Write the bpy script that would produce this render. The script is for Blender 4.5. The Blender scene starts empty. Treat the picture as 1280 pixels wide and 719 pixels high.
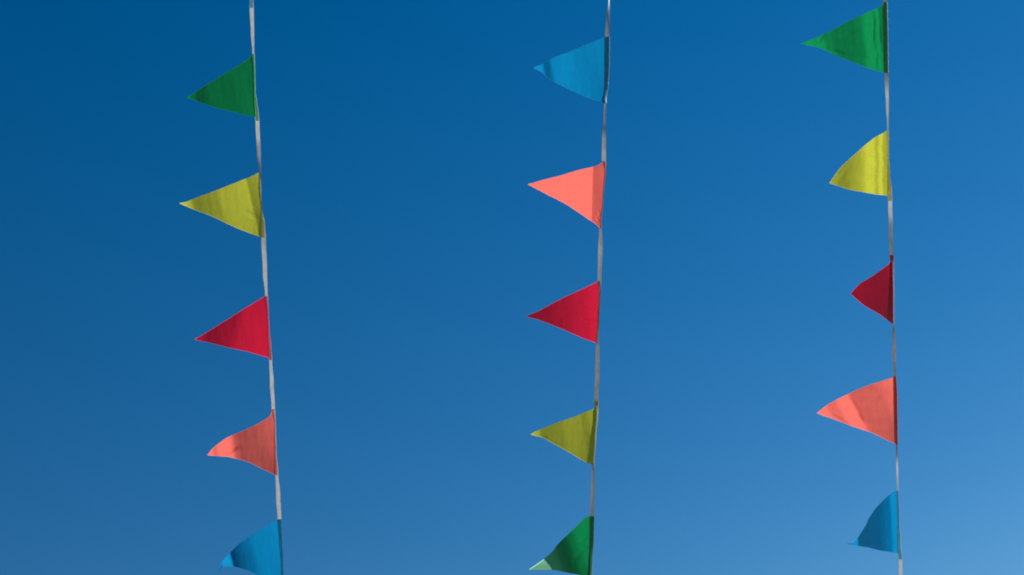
import bpy, math, random
from mathutils import Vector, Matrix

scene = bpy.context.scene
col = scene.collection

# ------------------------------------------------------------------ camera
PITCH = math.radians(30.0)
HFOV = math.radians(40.0)
ROLL = math.radians(-14.0)
cam_data = bpy.data.cameras.new('camera')
cam_data.sensor_fit = 'HORIZONTAL'
cam_data.angle = HFOV
cam_data.clip_start = 0.05
cam_data.clip_end = 5000.0
cam = bpy.data.objects.new('camera', cam_data)
cam.location = (0.0, 0.0, 1.6)
ROT = Matrix.Rotation(math.pi / 2 + PITCH, 3, 'X') @ Matrix.Rotation(ROLL, 3, 'Z')
cam.rotation_euler = ROT.to_euler()
col.objects.link(cam)
scene.camera = cam

# ------------------------------------------------------------------ sky and sun
SUN_AZ = math.radians(50.0)      # to the right of the view
SUN_EL = math.radians(30.0)
world = bpy.data.worlds.new('World')
scene.world = world
world.use_nodes = True
wt = world.node_tree
sky = wt.nodes.new('ShaderNodeTexSky')
sky.sky_type = 'NISHITA'
sky.sun_disc = False
sky.sun_elevation = SUN_EL
sky.sun_rotation = SUN_AZ
sky.altitude = 0.0
sky.air_density = 1.0
sky.dust_density = 0.0
sky.ozone_density = 1.0
hsv = wt.nodes.new('ShaderNodeHueSaturation')
hsv.inputs['Hue'].default_value = 0.5015
hsv.inputs['Saturation'].default_value = 1.512
hsv.inputs['Value'].default_value = 1.0
bg = wt.nodes['Background']
bg.inputs['Strength'].default_value = 0.0835
wt.links.new(sky.outputs['Color'], hsv.inputs['Color'])
wt.links.new(hsv.outputs['Color'], bg.inputs['Color'])

sun_data = bpy.data.lights.new('sun', 'SUN')
sun_data.energy = 4.6
sun_data.angle = math.radians(0.53)
sun_data.color = (1.0, 0.95, 0.87)
sun = bpy.data.objects.new('sun', sun_data)
col.objects.link(sun)
sun_dir = Vector((math.cos(SUN_EL) * math.sin(SUN_AZ), math.cos(SUN_EL) * math.cos(SUN_AZ), math.sin(SUN_EL)))
sun.rotation_euler = sun_dir.to_track_quat('Z', 'Y').to_euler()
sun.location = sun_dir * 30

vs = scene.view_settings
vs.view_transform = 'Standard'
vs.look = 'None'
vs.exposure = 0.0
vs.gamma = 1.0
vs.use_curve_mapping = False
scene.cycles.filter_width = 1.9
scene.cycles.max_bounces = 12
scene.cycles.diffuse_bounces = 8
scene.cycles.transmission_bounces = 10
scene.cycles.transparent_max_bounces = 12

# ------------------------------------------------------------------ measuring helpers
# Photograph pixels (1280 x 719) are turned into real places: every string is a
# straight line of tape about 4.5 m away, running from above the viewer down and away.
F = 640.0 / math.tan(HFOV / 2)
CAM = Vector(cam.location)
LEAN = 0.16
K = 719.0 / 160.0                # scale of the close-ups the outlines were measured in


def depth_at(z0, y):
    return z0 / (1.0 - LEAN * (y - 359.5) / F)


def place(z0, x, y, d=0.0):
    """point at photo position (x, y) in the string's plane, d 'pixels' (about 2.6 mm each) nearer"""
    z = depth_at(z0, y) - d * z0 / F
    return CAM + ROT @ Vector(((x - 640.0) / F * z, -(y - 359.5) / F * z, -z))


def interp(table, y):
    if y <= table[0][0]:
        a, b = table[0], table[1]
    elif y >= table[-1][0]:
        a, b = table[-2], table[-1]
        return tuple(table[-1][1:])
    else:
        for a, b in zip(table, table[1:]):
            if a[0] <= y <= b[0]:
                break
    if y <= table[0][0]:
        return tuple(table[0][1:])
    f = (y - a[0]) / (b[0] - a[0])
    f = f * f * (3 - 2 * f)
    return tuple(p + (q - p) * f for p, q in zip(a[1:], b[1:]))


def catmull(pts, n):
    """n + 1 points evenly spread along a Catmull-Rom curve through pts"""
    P = [Vector(p) for p in pts]
    P = [P[0] * 2 - P[1]] + P + [P[-1] * 2 - P[-2]]
    dense = []
    for i in range(1, len(P) - 2):
        p0, p1, p2, p3 = P[i - 1], P[i], P[i + 1], P[i + 2]
        for j in range(16):
            t = j / 16
            dense.append(0.5 * ((2 * p1) + (p2 - p0) * t + (2 * p0 - 5 * p1 + 4 * p2 - p3) * t * t
                                + (3 * p1 - p0 - 3 * p2 + p3) * t ** 3))
    dense.append(P[-2])
    acc = [0.0]
    for a, b in zip(dense, dense[1:]):
        acc.append(acc[-1] + (b - a).length)
    out = []
    j = 0
    for i in range(n + 1):
        L = acc[-1] * i / n
        while j < len(acc) - 2 and acc[j + 1] < L:
            j += 1
        f = (L - acc[j]) / max(acc[j + 1] - acc[j], 1e-9)
        out.append(dense[j].lerp(dense[j + 1], min(max(f, 0), 1)))
    return out


def mesh_object(name, verts, faces, material, parent, uvs=None, smooth=True):
    me = bpy.data.meshes.new(name)
    me.from_pydata([tuple(v) for v in verts], [], faces)
    if uvs:
        layer = me.uv_layers.new(name='UVMap')
        for lp in me.loops:
            layer.data[lp.index].uv = uvs[lp.vertex_index]
    if smooth:
        me.polygons.foreach_set('use_smooth', [True] * len(me.polygons))
    me.materials.append(material)
    o = bpy.data.objects.new(name, me)
    col.objects.link(o)
    if parent:
        o.parent = parent
        o.matrix_parent_inverse = parent.matrix_world.inverted()
    return o


def grid_faces(nr, nc):
    return [(r * nc + c, r * nc + c + 1, (r + 1) * nc + c + 1, (r + 1) * nc + c)
            for r in range(nr - 1) for c in range(nc - 1)]


# ------------------------------------------------------------------ materials
def cloth_material(name, color, through, gloss=0.16, rough=0.52, trans=0.66, bumpy=0.05, uneven=0.04):
    """thin satin nylon: reflects and lets light through, with a woven thread relief"""
    m = bpy.data.materials.new(name)
    m.use_nodes = True
    nt = m.node_tree
    nt.nodes.clear()
    N, L = nt.nodes.new, nt.links.new
    out = N('ShaderNodeOutputMaterial')
    uv = N('ShaderNodeUVMap')
    uv.uv_map = 'UVMap'
    # thread streaks along the hem direction, and soft crumple
    mp = N('ShaderNodeMapping')
    mp.inputs['Scale'].default_value = (0.9, 0.16, 1)
    L(uv.outputs[0], mp.inputs[0])
    n1 = N('ShaderNodeTexNoise')
    n1.inputs['Scale'].default_value = 1.0
    n1.inputs['Detail'].default_value = 3.0
    L(mp.outputs[0], n1.inputs['Vector'])
    n2 = N('ShaderNodeTexNoise')
    n2.inputs['Scale'].default_value = 0.09
    n2.inputs['Detail'].default_value = 4.0
    n2.inputs['Roughness'].default_value = 0.55
    L(uv.outputs[0], n2.inputs['Vector'])
    mp3 = N('ShaderNodeMapping')
    mp3.inputs['Scale'].default_value = (0.1, 1.3, 1)
    L(uv.outputs[0], mp3.inputs[0])
    n3 = N('ShaderNodeTexNoise')
    n3.inputs['Scale'].default_value = 1.0
    n3.inputs['Detail'].default_value = 2.0
    L(mp3.outputs[0], n3.inputs['Vector'])
    addh = N('ShaderNodeMath')
    addh.operation = 'ADD'
    L(n1.outputs['Fac'], addh.inputs[0])
    L(n3.outputs['Fac'], addh.inputs[1])
    bump = N('ShaderNodeBump')
    bump.inputs['Strength'].default_value = bumpy
    bump.inputs['Distance'].default_value = 0.0012
    L(addh.outputs[0], bump.inputs['Height'])
    # slightly uneven dye / weave density
    ramp = N('ShaderNodeMapRange')
    ramp.inputs['From Min'].default_value = 0.3
    ramp.inputs['From Max'].default_value = 0.7
    ramp.inputs['To Min'].default_value = 1.0 - uneven
    ramp.inputs['To Max'].default_value = 1.0 + uneven
    L(n2.outputs['Fac'], ramp.inputs['Value'])
    thr = N('ShaderNodeMapRange')
    thr.inputs['From Min'].default_value = 0.3
    thr.inputs['From Max'].default_value = 0.7
    thr.inputs['To Min'].default_value = 0.97
    thr.inputs['To Max'].default_value = 1.03
    L(n1.outputs['Fac'], thr.inputs['Value'])
    mul = N('ShaderNodeMath')
    mul.operation = 'MULTIPLY'
    L(ramp.outputs[0], mul.inputs[0])
    L(thr.outputs[0], mul.inputs[1])

    def tint(c):
        v = N('ShaderNodeVectorMath')
        v.operation = 'SCALE'
        v.inputs[0].default_value = c
        L(mul.outputs[0], v.inputs['Scale'])
        return v.outputs[0]
    d = N('ShaderNodeBsdfDiffuse')
    t = N('ShaderNodeBsdfTranslucent')
    L(tint(color), d.inputs['Color'])
    L(tint(through), t.inputs['Color'])
    g = N('ShaderNodeBsdfGlossy')
    g.inputs['Color'].default_value = tuple(0.55 + 0.45 * c / max(color) for c in color) + (1,)
    g.inputs['Roughness'].default_value = rough
    for b in (d, t, g):
        L(bump.outputs[0], b.inputs['Normal'])
    mix = N('ShaderNodeMixShader')
    mix.inputs[0].default_value = trans
    L(d.outputs[0], mix.inputs[1])
    L(t.outputs[0], mix.inputs[2])
    lw = N('ShaderNodeLayerWeight')
    lw.inputs['Blend'].default_value = 0.5
    pw = N('ShaderNodeMath')
    pw.operation = 'POWER'
    pw.inputs[1].default_value = 4.0
    L(lw.outputs['Facing'], pw.inputs[0])
    fr = N('ShaderNodeMath')
    fr.operation = 'MULTIPLY_ADD'
    fr.inputs[1].default_value = 0.6
    fr.inputs[2].default_value = gloss * 0.10
    L(pw.outputs[0], fr.inputs[0])
    mx = N('ShaderNodeMixShader')
    L(fr.outputs[0], mx.inputs[0])
    L(mix.outputs[0], mx.inputs[1])
    L(g.outputs[0], mx.inputs[2])
    L(mx.outputs[0], out.inputs['Surface'])
    return m


CLOTH = {
    'green': cloth_material('green_nylon', (0.004, 0.19, 0.075), (0.004, 0.26, 0.075)),
    'yellow': cloth_material('yellow_nylon', (0.45, 0.45, 0.05), (0.53, 0.535, 0.045)),
    'crimson': cloth_material('crimson_nylon', (0.48, 0.018, 0.06), (0.66, 0.012, 0.045)),
    'coral': cloth_material('coral_nylon', (0.80, 0.065, 0.075), (1.0, 0.185, 0.142)),
    'blue': cloth_material('blue_nylon', (0.002, 0.19, 0.42), (0.002, 0.265, 0.56)),
}


def hem_material(name, c):
    return cloth_material(name, c, c, gloss=0.1, rough=0.5, trans=0.7)


HEM = {  # paler than the cloth: the sunlit rim is put into the colour
    'green': hem_material('green_rimlit_edge', (0.03, 0.34, 0.14)),
    'yellow': hem_material('yellow_rimlit_edge', (0.75, 0.74, 0.25)),
    'crimson': hem_material('crimson_rimlit_edge', (0.75, 0.12, 0.24)),
    'coral': hem_material('coral_rimlit_edge', (0.95, 0.42, 0.40)),
    'blue': hem_material('blue_rimlit_edge', (0.03, 0.30, 0.55)),
}
SLEEVE = {
    'green': cloth_material('green_sleeve_nylon', (0.05, 0.24, 0.12), (0.16, 0.52, 0.28), trans=0.72),
    'yellow': cloth_material('yellow_sleeve_nylon', (0.48, 0.44, 0.08), (0.70, 0.66, 0.14), trans=0.72),
    'crimson': cloth_material('crimson_sleeve_nylon', (0.44, 0.04, 0.09), (0.75, 0.10, 0.18), trans=0.72),
    'coral': cloth_material('coral_sleeve_nylon', (0.80, 0.11, 0.10), (1.0, 0.28, 0.22), trans=0.72),
    'blue': cloth_material('blue_sleeve_nylon', (0.03, 0.28, 0.46), (0.16, 0.56, 0.80), trans=0.72),
}
TAPE = cloth_material('white_cotton_tape', (0.38, 0.38, 0.385), (0.39, 0.385, 0.38), gloss=0.03, rough=0.7, trans=0.58, bumpy=0.18, uneven=0.15)

# ------------------------------------------------------------------ unseen ground, added to bounce light onto the pennants
def ground_material():
    m = bpy.data.materials.new('unseen_bounce_ground')  # made-up pale surface, toned to lift the shaded sides of the cloth
    m.use_nodes = True
    nt = m.node_tree
    b = nt.nodes['Principled BSDF']
    b.inputs['Roughness'].default_value = 0.9
    n = nt.nodes.new('ShaderNodeTexNoise')
    n.inputs['Scale'].default_value = 6.0
    n.inputs['Detail'].default_value = 8.0
    tc = nt.nodes.new('ShaderNodeTexCoord')
    r = nt.nodes.new('ShaderNodeValToRGB')
    r.color_ramp.elements[0].color = (0.20, 0.185, 0.12, 1)
    r.color_ramp.elements[1].color = (0.32, 0.30, 0.21, 1)
    nt.links.new(tc.outputs['Object'], n.inputs['Vector'])
    nt.links.new(n.outputs['Fac'], r.inputs['Fac'])
    nt.links.new(r.outputs['Color'], b.inputs['Base Color'])
    return m


ground = mesh_object('ground', [(-2000, -2000, 0), (2000, -2000, 0), (2000, 2000, 0), (-2000, 2000, 0)], [(0, 1, 2, 3)],
                     ground_material(), None, smooth=False)
ground['kind'] = 'structure'

# ------------------------------------------------------------------ measured tape edges
# rows: y, x of the open (left) edge, x of the folded (right) edge, in photo pixels
TAPE_W = 6.6
STRINGS = [
    dict(z0=4.66, side=[(0, -1), (150, -1), (190, .4), (225, .4), (285, .1), (300, 0), (345, -1), (450, -1), (490, -.6), (590, -.6), (720, -1)], rows=[
        (0, 311.9, 316.6), (12, 311.4, 317.2), (40, 313.0, 317.8), (67, 315.2, 318.2), (90, 317.0, 318.6),
        (115, 317.6, 319.2), (128, 318.0, 321.2), (142, 318.4, 323.4), (155, 318.5, 324.4), (190, 320.6, 325.9),
        (213, 323.2, 326.2), (235, 325.2, 326.8), (262, 326.0, 327.9), (280, 326.4, 331.2), (300, 326.0, 332.4),
        (340, 328.0, 333.9), (368, 331.0, 334.8), (390, 334.0, 335.4), (415, 335.0, 336.6), (432, 335.6, 338.6),
        (450, 335.7, 340.2), (480, 336.8, 342.2), (508, 338.8, 343.6), (530, 343.0, 344.6), (565, 344.0, 345.4),
        (590, 343.9, 347.6), (620, 344.6, 350.4), (650, 346.6, 351.8), (675, 348.6, 352.8), (705, 351.2, 354.0),
        (735, 352.0, 355.4)]),
    dict(z0=4.5, side=[(0, 1), (150, .8), (200, .25), (285, .25), (310, .5), (420, .5), (480, 1), (590, .6), (640, 1)], rows=[
        (-20, 757.6, 762.4), (0, 760.2, 762.0), (20, 757.5, 762.0), (45, 755.8, 761.6), (80, 755.8, 761.4),
        (105, 755.8, 760.2), (125, 755.6, 757.8), (140, 754.6, 757.5), (152, 754.4, 757.2), (175, 752.0, 757.4),
        (198, 751.4, 757.6), (212, 755.4, 757.3), (250, 752.4, 754.0), (280, 750.0, 751.8), (290, 748.2, 752.4),
        (309, 746.9, 753.4), (348, 746.5, 751.8), (365, 748.4, 751.2), (400, 747.0, 749.4), (425, 745.2, 748.4),
        (440, 744.2, 749.4), (465, 743.5, 749.4), (498, 742.0, 747.9), (515, 745.2, 747.2), (550, 742.8, 744.6),
        (578, 740.6, 742.6), (592, 739.0, 743.4), (612, 737.9, 743.4), (643, 736.9, 742.6), (670, 737.2, 742.0),
        (700, 737.2, 740.4), (725, 736.6, 739.4)]),
    dict(z0=4.4, side=[(0, 1), (95, 1), (130, -1), (250, -1), (290, 1), (560, .6), (590, -.5), (620, -1)], rows=[
        (-10, 1102.0, 1107.6), (5, 1103.2, 1108.8), (50, 1104.8, 1109.6), (90, 1105.8, 1110.2), (100, 1105.2, 1110.7),
        (130, 1106.8, 1111.2), (158, 1108.6, 1110.8), (190, 1109.2, 1110.6), (220, 1109.6, 1112.4), (238, 1109.5, 1114.6),
        (252, 1109.8, 1115.2), (289, 1110.2, 1116.1), (318, 1111.4, 1116.8), (332, 1114.6, 1116.9), (370, 1115.7, 1117.2),
        (402, 1115.5, 1117.2), (420, 1114.8, 1118.8), (440, 1114.8, 1119.8), (468, 1116.6, 1120.2), (500, 1116.9, 1121.4),
        (540, 1118.0, 1121.8), (560, 1119.4, 1122.2), (590, 1120.2, 1122.8), (612, 1121.2, 1123.0), (650, 1122.0, 1124.2),
        (680, 1121.9, 1126.2), (700, 1122.8, 1128.0), (725, 1123.2, 1128.6)]),
]


def tape_section(st, y):
    """open edge (x, d) and folded edge (x, d) of the tape at photo row y; the folded edge lies behind"""
    xl, xr = interp(st['rows'], y)
    if y < st['rows'][0][0]:
        dy = y - st['rows'][0][0]
        xl += st['top'] * dy
        xr += st['top'] * dy
    if y > st['rows'][-1][0]:
        dy = y - st['rows'][-1][0]
        xl += st['low'] * dy
        xr += st['low'] * dy
    xl += 0.12 * (xr - xl)
    w = min(max(xr - xl, 1.0), TAPE_W)
    back = math.sqrt(max(TAPE_W ** 2 - w ** 2, 0.0)) * interp(st['side'], y)[0]
    return (xl, 0.0), (xr, -back)


def build_tape(st, root, y0, y1):
    verts, faces, uvs = [], [], []
    n = int((y1 - y0) / 3)
    prof = 9
    for i in range(n + 1):
        y = y0 + (y1 - y0) * i / n
        (xl, dl), (xr, dr) = tape_section(st, y)
        ex, ed = (xl - xr) / TAPE_W, (dl - dr) / TAPE_W          # fold -> open edge
        nx, nd = ed, -ex                                          # across the tape
        for k in range(prof):
            a = k / (prof - 1)
            along = TAPE_W * a
            off = 0.5 * (abs(a - 0.45) - 0.25) * math.sin(y * 0.045 + st['z0'] * 9) + 0.25 * math.sin(y * 0.02 + a * 2)
            verts.append(place(st['z0'], xr + ex * along + nx * off, y, dr + ed * along + nd * off))
            uvs.append((a * TAPE_W, y))
    faces = grid_faces(n + 1, prof)
    return mesh_object('tape', verts, faces, TAPE, root, uvs)


# ------------------------------------------------------------------ pennants
NS, NT = 84, 48
# cloth around the tape: (share of the tape width from its right edge, offset across the tape)
SECTION = {
    'round': ((1.04, 0.75), (0.7, 0.75), (0.3, 0.7), (0.0, 0.55), (-0.07, 0.3), (-0.09, 0.0), (-0.07, -0.3),
              (0.0, -0.55), (0.3, -0.7), (0.7, -0.75), (1.04, -0.75)),
    'behind': ((1.04, 0.2), (1.1, 0.1), (1.06, -0.4), (0.9, -0.65), (0.6, -0.7), (0.35, -0.68), (0.12, -0.62)),
    'before': ((0.1, 0.75), (0.35, 0.75), (0.6, 0.75), (0.85, 0.75), (1.05, 0.6), (1.08, 0.2)),
}


def build_pennant(st, root, color, o, upper, lower, tip, bend, shear=0.0, sleeve=None,
                  ridges=(), label=None, seed=0, ripple=0.4, wrap='round', wobble=0.003):
    """upper / lower: outline from the tape to the tip in close-up units; bend: (share of the length, slope
    towards the viewer); shear: tilt of the fold lines; ridges: short creases (x, y, angle, length, width, height)"""
    rng = random.Random(seed)
    full = lambda p: Vector((o[0] + p[0] / K, o[1] + p[1] / K))
    U = [full(p) for p in upper] + [full(tip)]
    L = [full(p) for p in lower] + [full(tip)]
    yt, yb = U[0].y, L[0].y
    U[0].x = tape_section(st, yt)[0][0]
    L[0].x = tape_section(st, yb)[0][0]
    Us, Ls = catmull(U, NS), catmull(L, NS)
    for pts in (Us, Ls):
        a1, a2, a3 = (rng.uniform(0, 6.28) for _ in range(3))
        for i in range(1, NS):
            f = min(1.0, i / 8, (NS - i) / 8)
            pts[i].y += f * (0.26 * math.sin(i * 0.15 + a1) + 0.08 * math.sin(i * 0.43 + a2) + 0.03 * math.sin(i * 1.3 + a3))
    hemx = (U[0].x + L[0].x) / 2
    ymid = (yt + yb) / 2
    length = hemx - U[-1].x
    # slope profile integrated along the length gives how far the cloth swings towards the viewer
    steps = 400
    lo, hi = -0.4, 1.4
    prof = [0.0]
    for i in range(steps):
        s = lo + (hi - lo) * i / steps
        prof.append(prof[-1] + 1.12 * interp(bend, s)[0] * length * (hi - lo) / steps)
    z_at0 = prof[int((0 - lo) / (hi - lo) * steps)]

    def swing(s):
        f = min(max((s - lo) / (hi - lo) * steps, 0), steps - 1e-6)
        i = int(f)
        return prof[i] + (prof[i + 1] - prof[i]) * (f - i) - z_at0
    ph = [rng.uniform(0, 6.28) for _ in range(6)]

    def waver(y):
        k = y - yt
        return wobble * (0.6 * math.sin(k * 0.16 + ph[1]) + 0.4 * math.sin(k * 0.47 + ph[3]))

    def d_at(x, y, s):
        u = (hemx - x) / length
        v = (y - ymid) / length
        d = swing(u + shear * v + waver(y))
        hx = tape_section(st, y)[0][0]
        d0 = swing((hemx - hx) / length + shear * v + waver(y))
        d -= d0 * math.exp(-max(hx - x, 0) / 14.0)
        fade = min(1.0, max(0.0, (hx - x) / 8.0))
        xx, yy = hx - x, y - yt
        d += fade * ripple * (0.16 * math.sin(xx * 0.55 + yy * 0.06 + ph[0]) * math.sin(yy * 0.07 + ph[1])
                     + 0.10 * math.sin(xx * 0.95 - yy * 0.10 + ph[2]) * math.sin(yy * 0.13 + ph[3])
                     + 0.35 * math.sin(xx * 0.16 + yy * 0.08 + ph[4]))
        for (rx, ry, ang, ln, wd, ht) in ridges:
            px, py = x - (o[0] + rx / K), y - (o[1] + ry / K)
            c, sn = math.cos(ang), math.sin(ang)
            al, ac = (px * c + py * sn) / (ln / K), (-px * sn + py * c) / (wd / K)
            if abs(al) < 2.5 and abs(ac) < 3:
                d += ht * math.exp(-al * al - ac * ac)
        return d

    verts, uvs = [], []
    for i in range(NS + 1):
        s = i / NS
        for j in range(NT + 1):
            t = j / NT
            p = Us[i].lerp(Ls[i], t)
            y = p.y
            x = p.x + (tape_section(st, y)[0][0] - U[0].lerp(L[0], t).x) * (1 - s) ** 6
            verts.append(place(st['z0'], x, y, d_at(x, y, s)))
            uvs.append((x - hemx, y - yt))
    pen = mesh_object('pennant', verts, grid_faces(NS + 1, NT + 1), CLOTH[color], root, uvs)
    if label:
        pen['label'] = label
    # sewn sleeve that wraps the tape
    s0, s1 = sleeve if sleeve else (yt, yb)
    n = 40
    sv, su = [], []
    for i in range(n + 1):
        y = s0 + (s1 - s0) * i / n
        (xl, dl), (xr, dr) = tape_section(st, y)
        ex, ed = (xl - xr) / TAPE_W, (dl - dr) / TAPE_W
        nx, nd = ed, -ex
        pucker = 0.07 * math.sin(y * 0.6 + ph[5]) + 0.05 * math.sin(y * 1.7 + ph[2])
        for (al, off) in SECTION[wrap]:
            off += pucker
            sv.append(place(st['z0'], xr + ex * al * TAPE_W + nx * off, y, dr + ed * al * TAPE_W + nd * off))
            su.append((al * TAPE_W, y))
    mesh_object('sleeve', sv, grid_faces(n + 1, len(SECTION[wrap])), SLEEVE[color], pen, su)
    # thin frayed edge along the two free sides, rim light painted into its colour
    nc = NT + 1
    hv, hu, hf = [], [], []
    for row in (0, NT):
        base = len(hv)
        for i in range(NS + 1):
            a, b, c = verts[i * nc + row], verts[max(i - 1, 0) * nc + row], verts[min(i + 1, NS) * nc + row]
            inner = verts[max(i - 1, 0) * nc + NT // 2]
            t = (c - b).normalized()
            view = (a - CAM).normalized()
            outw = t.cross(view).normalized()
            if outw.dot(a - inner) < 0:
                outw = -outw
            rag = 0.0007 + 0.00035 * rng.random()
            hv += [a - outw * 0.0007 + view * 0.0006, a + outw * rag + view * 0.0009]
            hu += [(i, 0), (i, 1)]
        hf += [(base + 2 * i, base + 2 * i + 1, base + 2 * i + 3, base + 2 * i + 2) for i in range(NS)]
    mesh_object('hem', hv, hf, HEM[color], pen, hu)
    return pen


def bunting(index, label, y0, y1):
    st = STRINGS[index]
    r = st['rows']
    st['top'] = (r[4][2] - r[0][2]) / (r[4][0] - r[0][0])
    st['low'] = (r[-1][2] - r[-6][2]) / (r[-1][0] - r[-6][0])
    root = bpy.data.objects.new('bunting_string', None)
    xl = tape_section(st, y1)[1][0]
    root.location = place(st['z0'], xl, y1)
    root.empty_display_size = 0.05
    root['label'] = label
    root['category'] = 'bunting'
    root['group'] = 'strings of pennants against the sky'
    col.objects.link(root)
    bpy.context.view_layer.update()
    build_tape(st, root, y0, y1)
    return st, root


# ---- string on the left
st, root = bunting(0, 'leftmost string of pennants, green at top, then yellow, crimson, coral and blue', -330, 1000)
build_pennant(st, root, 'blue', (220, -148), [(432, 335), (300, 400), (180, 472)], [(424, 656), (330, 632), (220, 600)],
              (62, 548), [(0, .5), (1, .5)], sleeve=(-74, 10), seed=1, wrap='behind')
build_pennant(st, root, 'green', (220, 0), [(435, 305), (400, 335), (300, 400), (180, 472), (110, 520)],
              [(438, 655), (330, 632), (220, 602), (130, 572)], (62, 548),
              [(0, .42), (.35, .5), (.6, .52), (.8, .68), (.92, .45), (1, .1)], sleeve=(67, 151), seed=2, wrap='behind',
              label='plain dark green pennant near the top of the left string')
build_pennant(st, root, 'yellow', (210, 150), [(515, 297), (430, 335), (300, 385), (180, 432), (110, 458)],
              [(520, 658), (440, 628), (330, 580), (220, 530), (130, 495)], (65, 468),
              [(-.4, .6), (.085, .6), (.105, .2), (.45, .3), (.52, .45), (.8, .6), (.86, .2), (1, -.3)], shear=.25, sleeve=(216, 297),
              ridges=[(470, 530, .3, 30, 6, 1.1), (475, 545, .35, 26, 5, 1.0), (440, 520, -.2, 40, 6, .7)], seed=3, wrap='behind',
              label='yellow pennant with a dark fold beside the tape, on the left string')
build_pennant(st, root, 'crimson', (220, 300), [(512, 315), (400, 378), (300, 440), (200, 505)],
              [(522, 660), (420, 632), (320, 608), (200, 580)], (105, 558),
              [(0, .1), (.3, .2), (.5, .55), (.75, .66), (.9, .4), (.95, -.2), (1, -.8)], shear=-.3, sleeve=(370, 450), seed=4, wrap='behind',
              label='crimson pennant with a pale tip on the left string')
build_pennant(st, root, 'coral', (230, 450), [(512, 290), (470, 325), (400, 365), (330, 400), (240, 440), (170, 490)],
              [(512, 645), (440, 610), (350, 570), (260, 545), (190, 540)], (132, 535),
              [(0, .52), (.3, .55), (.5, .62), (.56, .5), (.72, -.5), (.82, -.4), (.9, .15), (.94, 0), (.97, -.7), (1, -1.4)], shear=.2,
              sleeve=(511.5, 594), ridges=[(262, 515, -.7, 34, 7, 2.2), (285, 505, -.5, 22, 5, 1.2)], seed=5, wrap='before',
              label='coral pennant with a curled, creased tip on the left string')
build_pennant(st, root, 'blue', (240, 559), [(480, 412), (400, 455), (320, 505), (260, 550), (215, 592), (190, 618), (165, 655)],
              [(508, 770), (420, 745), (340, 703), (280, 680), (200, 668), (165, 678), (152, 690)], (146, 730),
              [(-.3, .1), (.1, .15), (.3, .2), (.55, .5), (.78, .85), (.86, -.9), (.95, -1.2), (1, .4)], shear=.25, sleeve=(649, 734), seed=6,
              label='bright blue pennant with a pale folded tip at the foot of the left string')

# ---- string in the middle
st, root = bunting(1, 'middle string of pennants, blue at top, then coral, crimson, yellow and green', -330, 1000)
build_pennant(st, root, 'blue', (640, 0), [(520, 210), (450, 240), (350, 280), (250, 320), (210, 338), (180, 356)],
              [(520, 578), (440, 552), (370, 525), (270, 475), (220, 448), (190, 427), (160, 402)], (120, 382),
              [(0, .25), (.3, .2), (.6, 0), (.70, .05), (.78, .6), (.82, .7), (.86, .1), (.9, -.3), (1, -.2)], shear=.2, sleeve=(46, 129), seed=7,
              label='blue pennant with a dark fold near its tip, at the top of the middle string')
build_pennant(st, root, 'coral', (640, 150), [(528, 238), (462, 262), (350, 290), (230, 325)],
              [(500, 606), (458, 577), (330, 490), (200, 418)], (90, 362),
              [(-.4, .42), (.115, .42), (.125, -.55), (.5, -.6), (1, -.5)], shear=-.02, sleeve=(202, 285),
              ridges=[(482, 560, 1.2, 20, 6, 1.4), (490, 530, 1.4, 16, 5, 1.2), (470, 575, .8, 16, 5, 1.2), (330, 385, .15, 90, 16, .9), (250, 350, .3, 60, 12, .6)], seed=8, wrap='before',
              label='bright coral pennant with a dark red strip along the tape, on the middle string')
build_pennant(st, root, 'crimson', (640, 300), [(490, 235), (400, 275), (300, 320), (180, 385)],
              [(473, 578), (400, 550), (300, 508), (200, 465), (130, 443)], (80, 430),
              [(0, -.1), (.2, .2), (.5, .5), (.8, .7), (1, .75)], sleeve=(351, 429), seed=9, wrap='behind',
              ridges=[(455, 400, .2, 40, 8, .8), (440, 455, .1, 50, 7, .8), (300, 420, -.3, 70, 14, .8)],
              label='crimson pennant darkening to its sharp tip, on the middle string')
build_pennant(st, root, 'yellow', (640, 450), [(470, 255), (455, 276), (400, 300), (300, 338), (200, 375), (150, 395)],
              [(450, 590), (380, 555), (300, 505), (215, 460), (180, 440), (150, 430)], (106, 418),
              [(-.3, .82), (.14, .78), (.17, .6), (.4, .56), (.5, .66), (.8, .7), (.9, .3), (1, 0)], shear=.18, sleeve=(501, 583),
              ridges=[(180, 440, .3, 30, 12, .8)], seed=10, wrap='round',
              label='dull olive yellow pennant with a curled lower edge, on the middle string')
build_pennant(st, root, 'green', (640, 559), [(437, 390), (410, 400), (370, 440), (310, 495), (260, 545), (228, 588), (180, 630)],
              [(437, 745), (375, 717), (300, 701), (240, 691), (170, 689)], (98, 688),
              [(-.3, .3), (.1, .15), (.24, .45), (.38, .9), (.5, 1.35), (.66, 2.5), (1, 2.4)], shear=.36, wobble=.0015, sleeve=(645, 730),
              ridges=[(400, 520, -.5, 26, 7, 1.5), (385, 590, -.6, 34, 7, 1.7), (355, 635, -.7, 30, 7, 1.5), (400, 560, .2, 26, 6, 1.1)], seed=11,
              label='green pennant with a whitish folded tip at the foot of the middle string')

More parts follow.
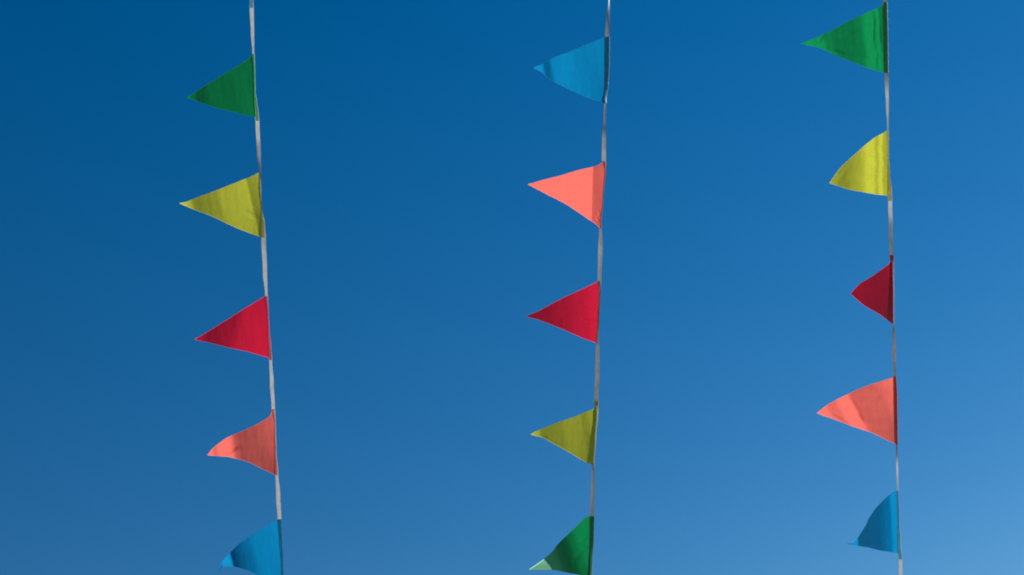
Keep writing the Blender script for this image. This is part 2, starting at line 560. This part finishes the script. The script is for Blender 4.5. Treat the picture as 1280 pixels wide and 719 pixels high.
# ---- string on the right
st, root = bunting(2, 'rightmost string of pennants, green at top, then yellow, crimson, coral and blue', -330, 1000)
build_pennant(st, root, 'green', (990, 0), [(510, 30), (440, 65), (330, 115), (230, 170), (130, 215)],
              [(522, 408), (440, 385), (350, 352), (250, 310), (160, 272)], (50, 245),
              [(-.2, .35), (.03, .3), (.06, -.6), (.075, -.5), (.095, .15), (.12, -.1), (.15, -.8), (.18, -.4), (.28, .25), (.4, .38), (.55, .4), (.68, .15), (.76, -.3), (.82, -1.1), (.9, -.6), (1, -.2)], shear=.1, sleeve=(3, 91), seed=12, ripple=0.6, wobble=.014,
              ridges=[(455, 190, 1.62, 110, 9, 1.8), (432, 220, 1.5, 70, 7, .9), (492, 230, 1.55, 110, 7, 1.6), (475, 320, 1.7, 50, 6, 1.0),
                      (150, 225, 2.2, 40, 14, 2.2), (255, 295, .3, 40, 12, 1.6), (330, 180, 2.7, 60, 16, 1.0)],
              label='bright shiny green pennant at the top of the right string')
build_pennant(st, root, 'yellow', (1000, 130), [(490, 152), (430, 185), (370, 230), (290, 300), (220, 370)],
              [(492, 515), (400, 502), (300, 485), (220, 462)], (166, 445),
              [(-.2, .3), (.07, .2), (.11, -.7), (.13, -.7), (.165, .1), (.19, .1), (.26, -.6), (.32, -.6), (.42, .05), (.52, .3), (.72, .62), (.82, .62), (.9, .4), (1, .2)], sleeve=(164, 251),
              ridges=[(400, 410, .1, 40, 7, .9), (390, 430, -.1, 40, 6, .9), (420, 380, .2, 34, 6, .7), (405, 300, .15, 40, 6, .6),
                      (240, 400, 2.2, 60, 14, .8)], seed=13, wrap='behind', ripple=0.4, wobble=.010,
              label='bright glossy yellow pennant with a bowed upper edge, on the right string')
build_pennant(st, root, 'crimson', (1000, 280), [(508, 200), (495, 225), (440, 272), (380, 310), (340, 335), (310, 365)],
              [(520, 560), (460, 515), (400, 480), (340, 440)], (286, 393),
              [(0, .95), (.3, .92), (.6, .8), (.8, .65), (1, .75)], shear=.2, sleeve=(319, 405), seed=14, wrap='round',
              label='small dark crimson pennant with a blunt curled tip, on the right string')
build_pennant(st, root, 'coral', (1000, 430), [(520, 190), (440, 215), (350, 248), (250, 292), (170, 335)],
              [(530, 560), (470, 530), (400, 498), (300, 462), (210, 430), (140, 405)], (96, 388),
              [(0, .2), (.1, .3), (.38, .33), (.45, .28), (.565, -.75), (.6, -.7), (.72, .12), (.8, .1), (.9, -.4), (1, -.8)], shear=.55, sleeve=(470, 556), seed=15, ripple=0.4, wobble=.014,
              ridges=[(340, 420, 1.1, 40, 10, 1.2), (300, 340, .9, 40, 12, 1.0), (430, 300, 2.6, 70, 14, .9), (205, 415, .4, 30, 9, 1.2)],
              label='salmon coral pennant with a pale sheen across it, on the right string')
build_pennant(st, root, 'blue', (1000, 559), [(545, 248), (520, 256), (480, 290), (430, 340), (390, 395), (370, 440), (335, 495), (305, 535)],
              [(547, 598), (460, 580), (380, 563), (310, 552)], (266, 543),
              [(-.3, .1), (.03, -.1), (.08, -.2), (.16, .5), (.4, .98), (.78, 1.0), (.85, -1.0), (1, -1.4)], shear=.05, sleeve=(613, 699), seed=16, wrap='behind',
              label='deep blue pennant with a white tip at the foot of the right string')
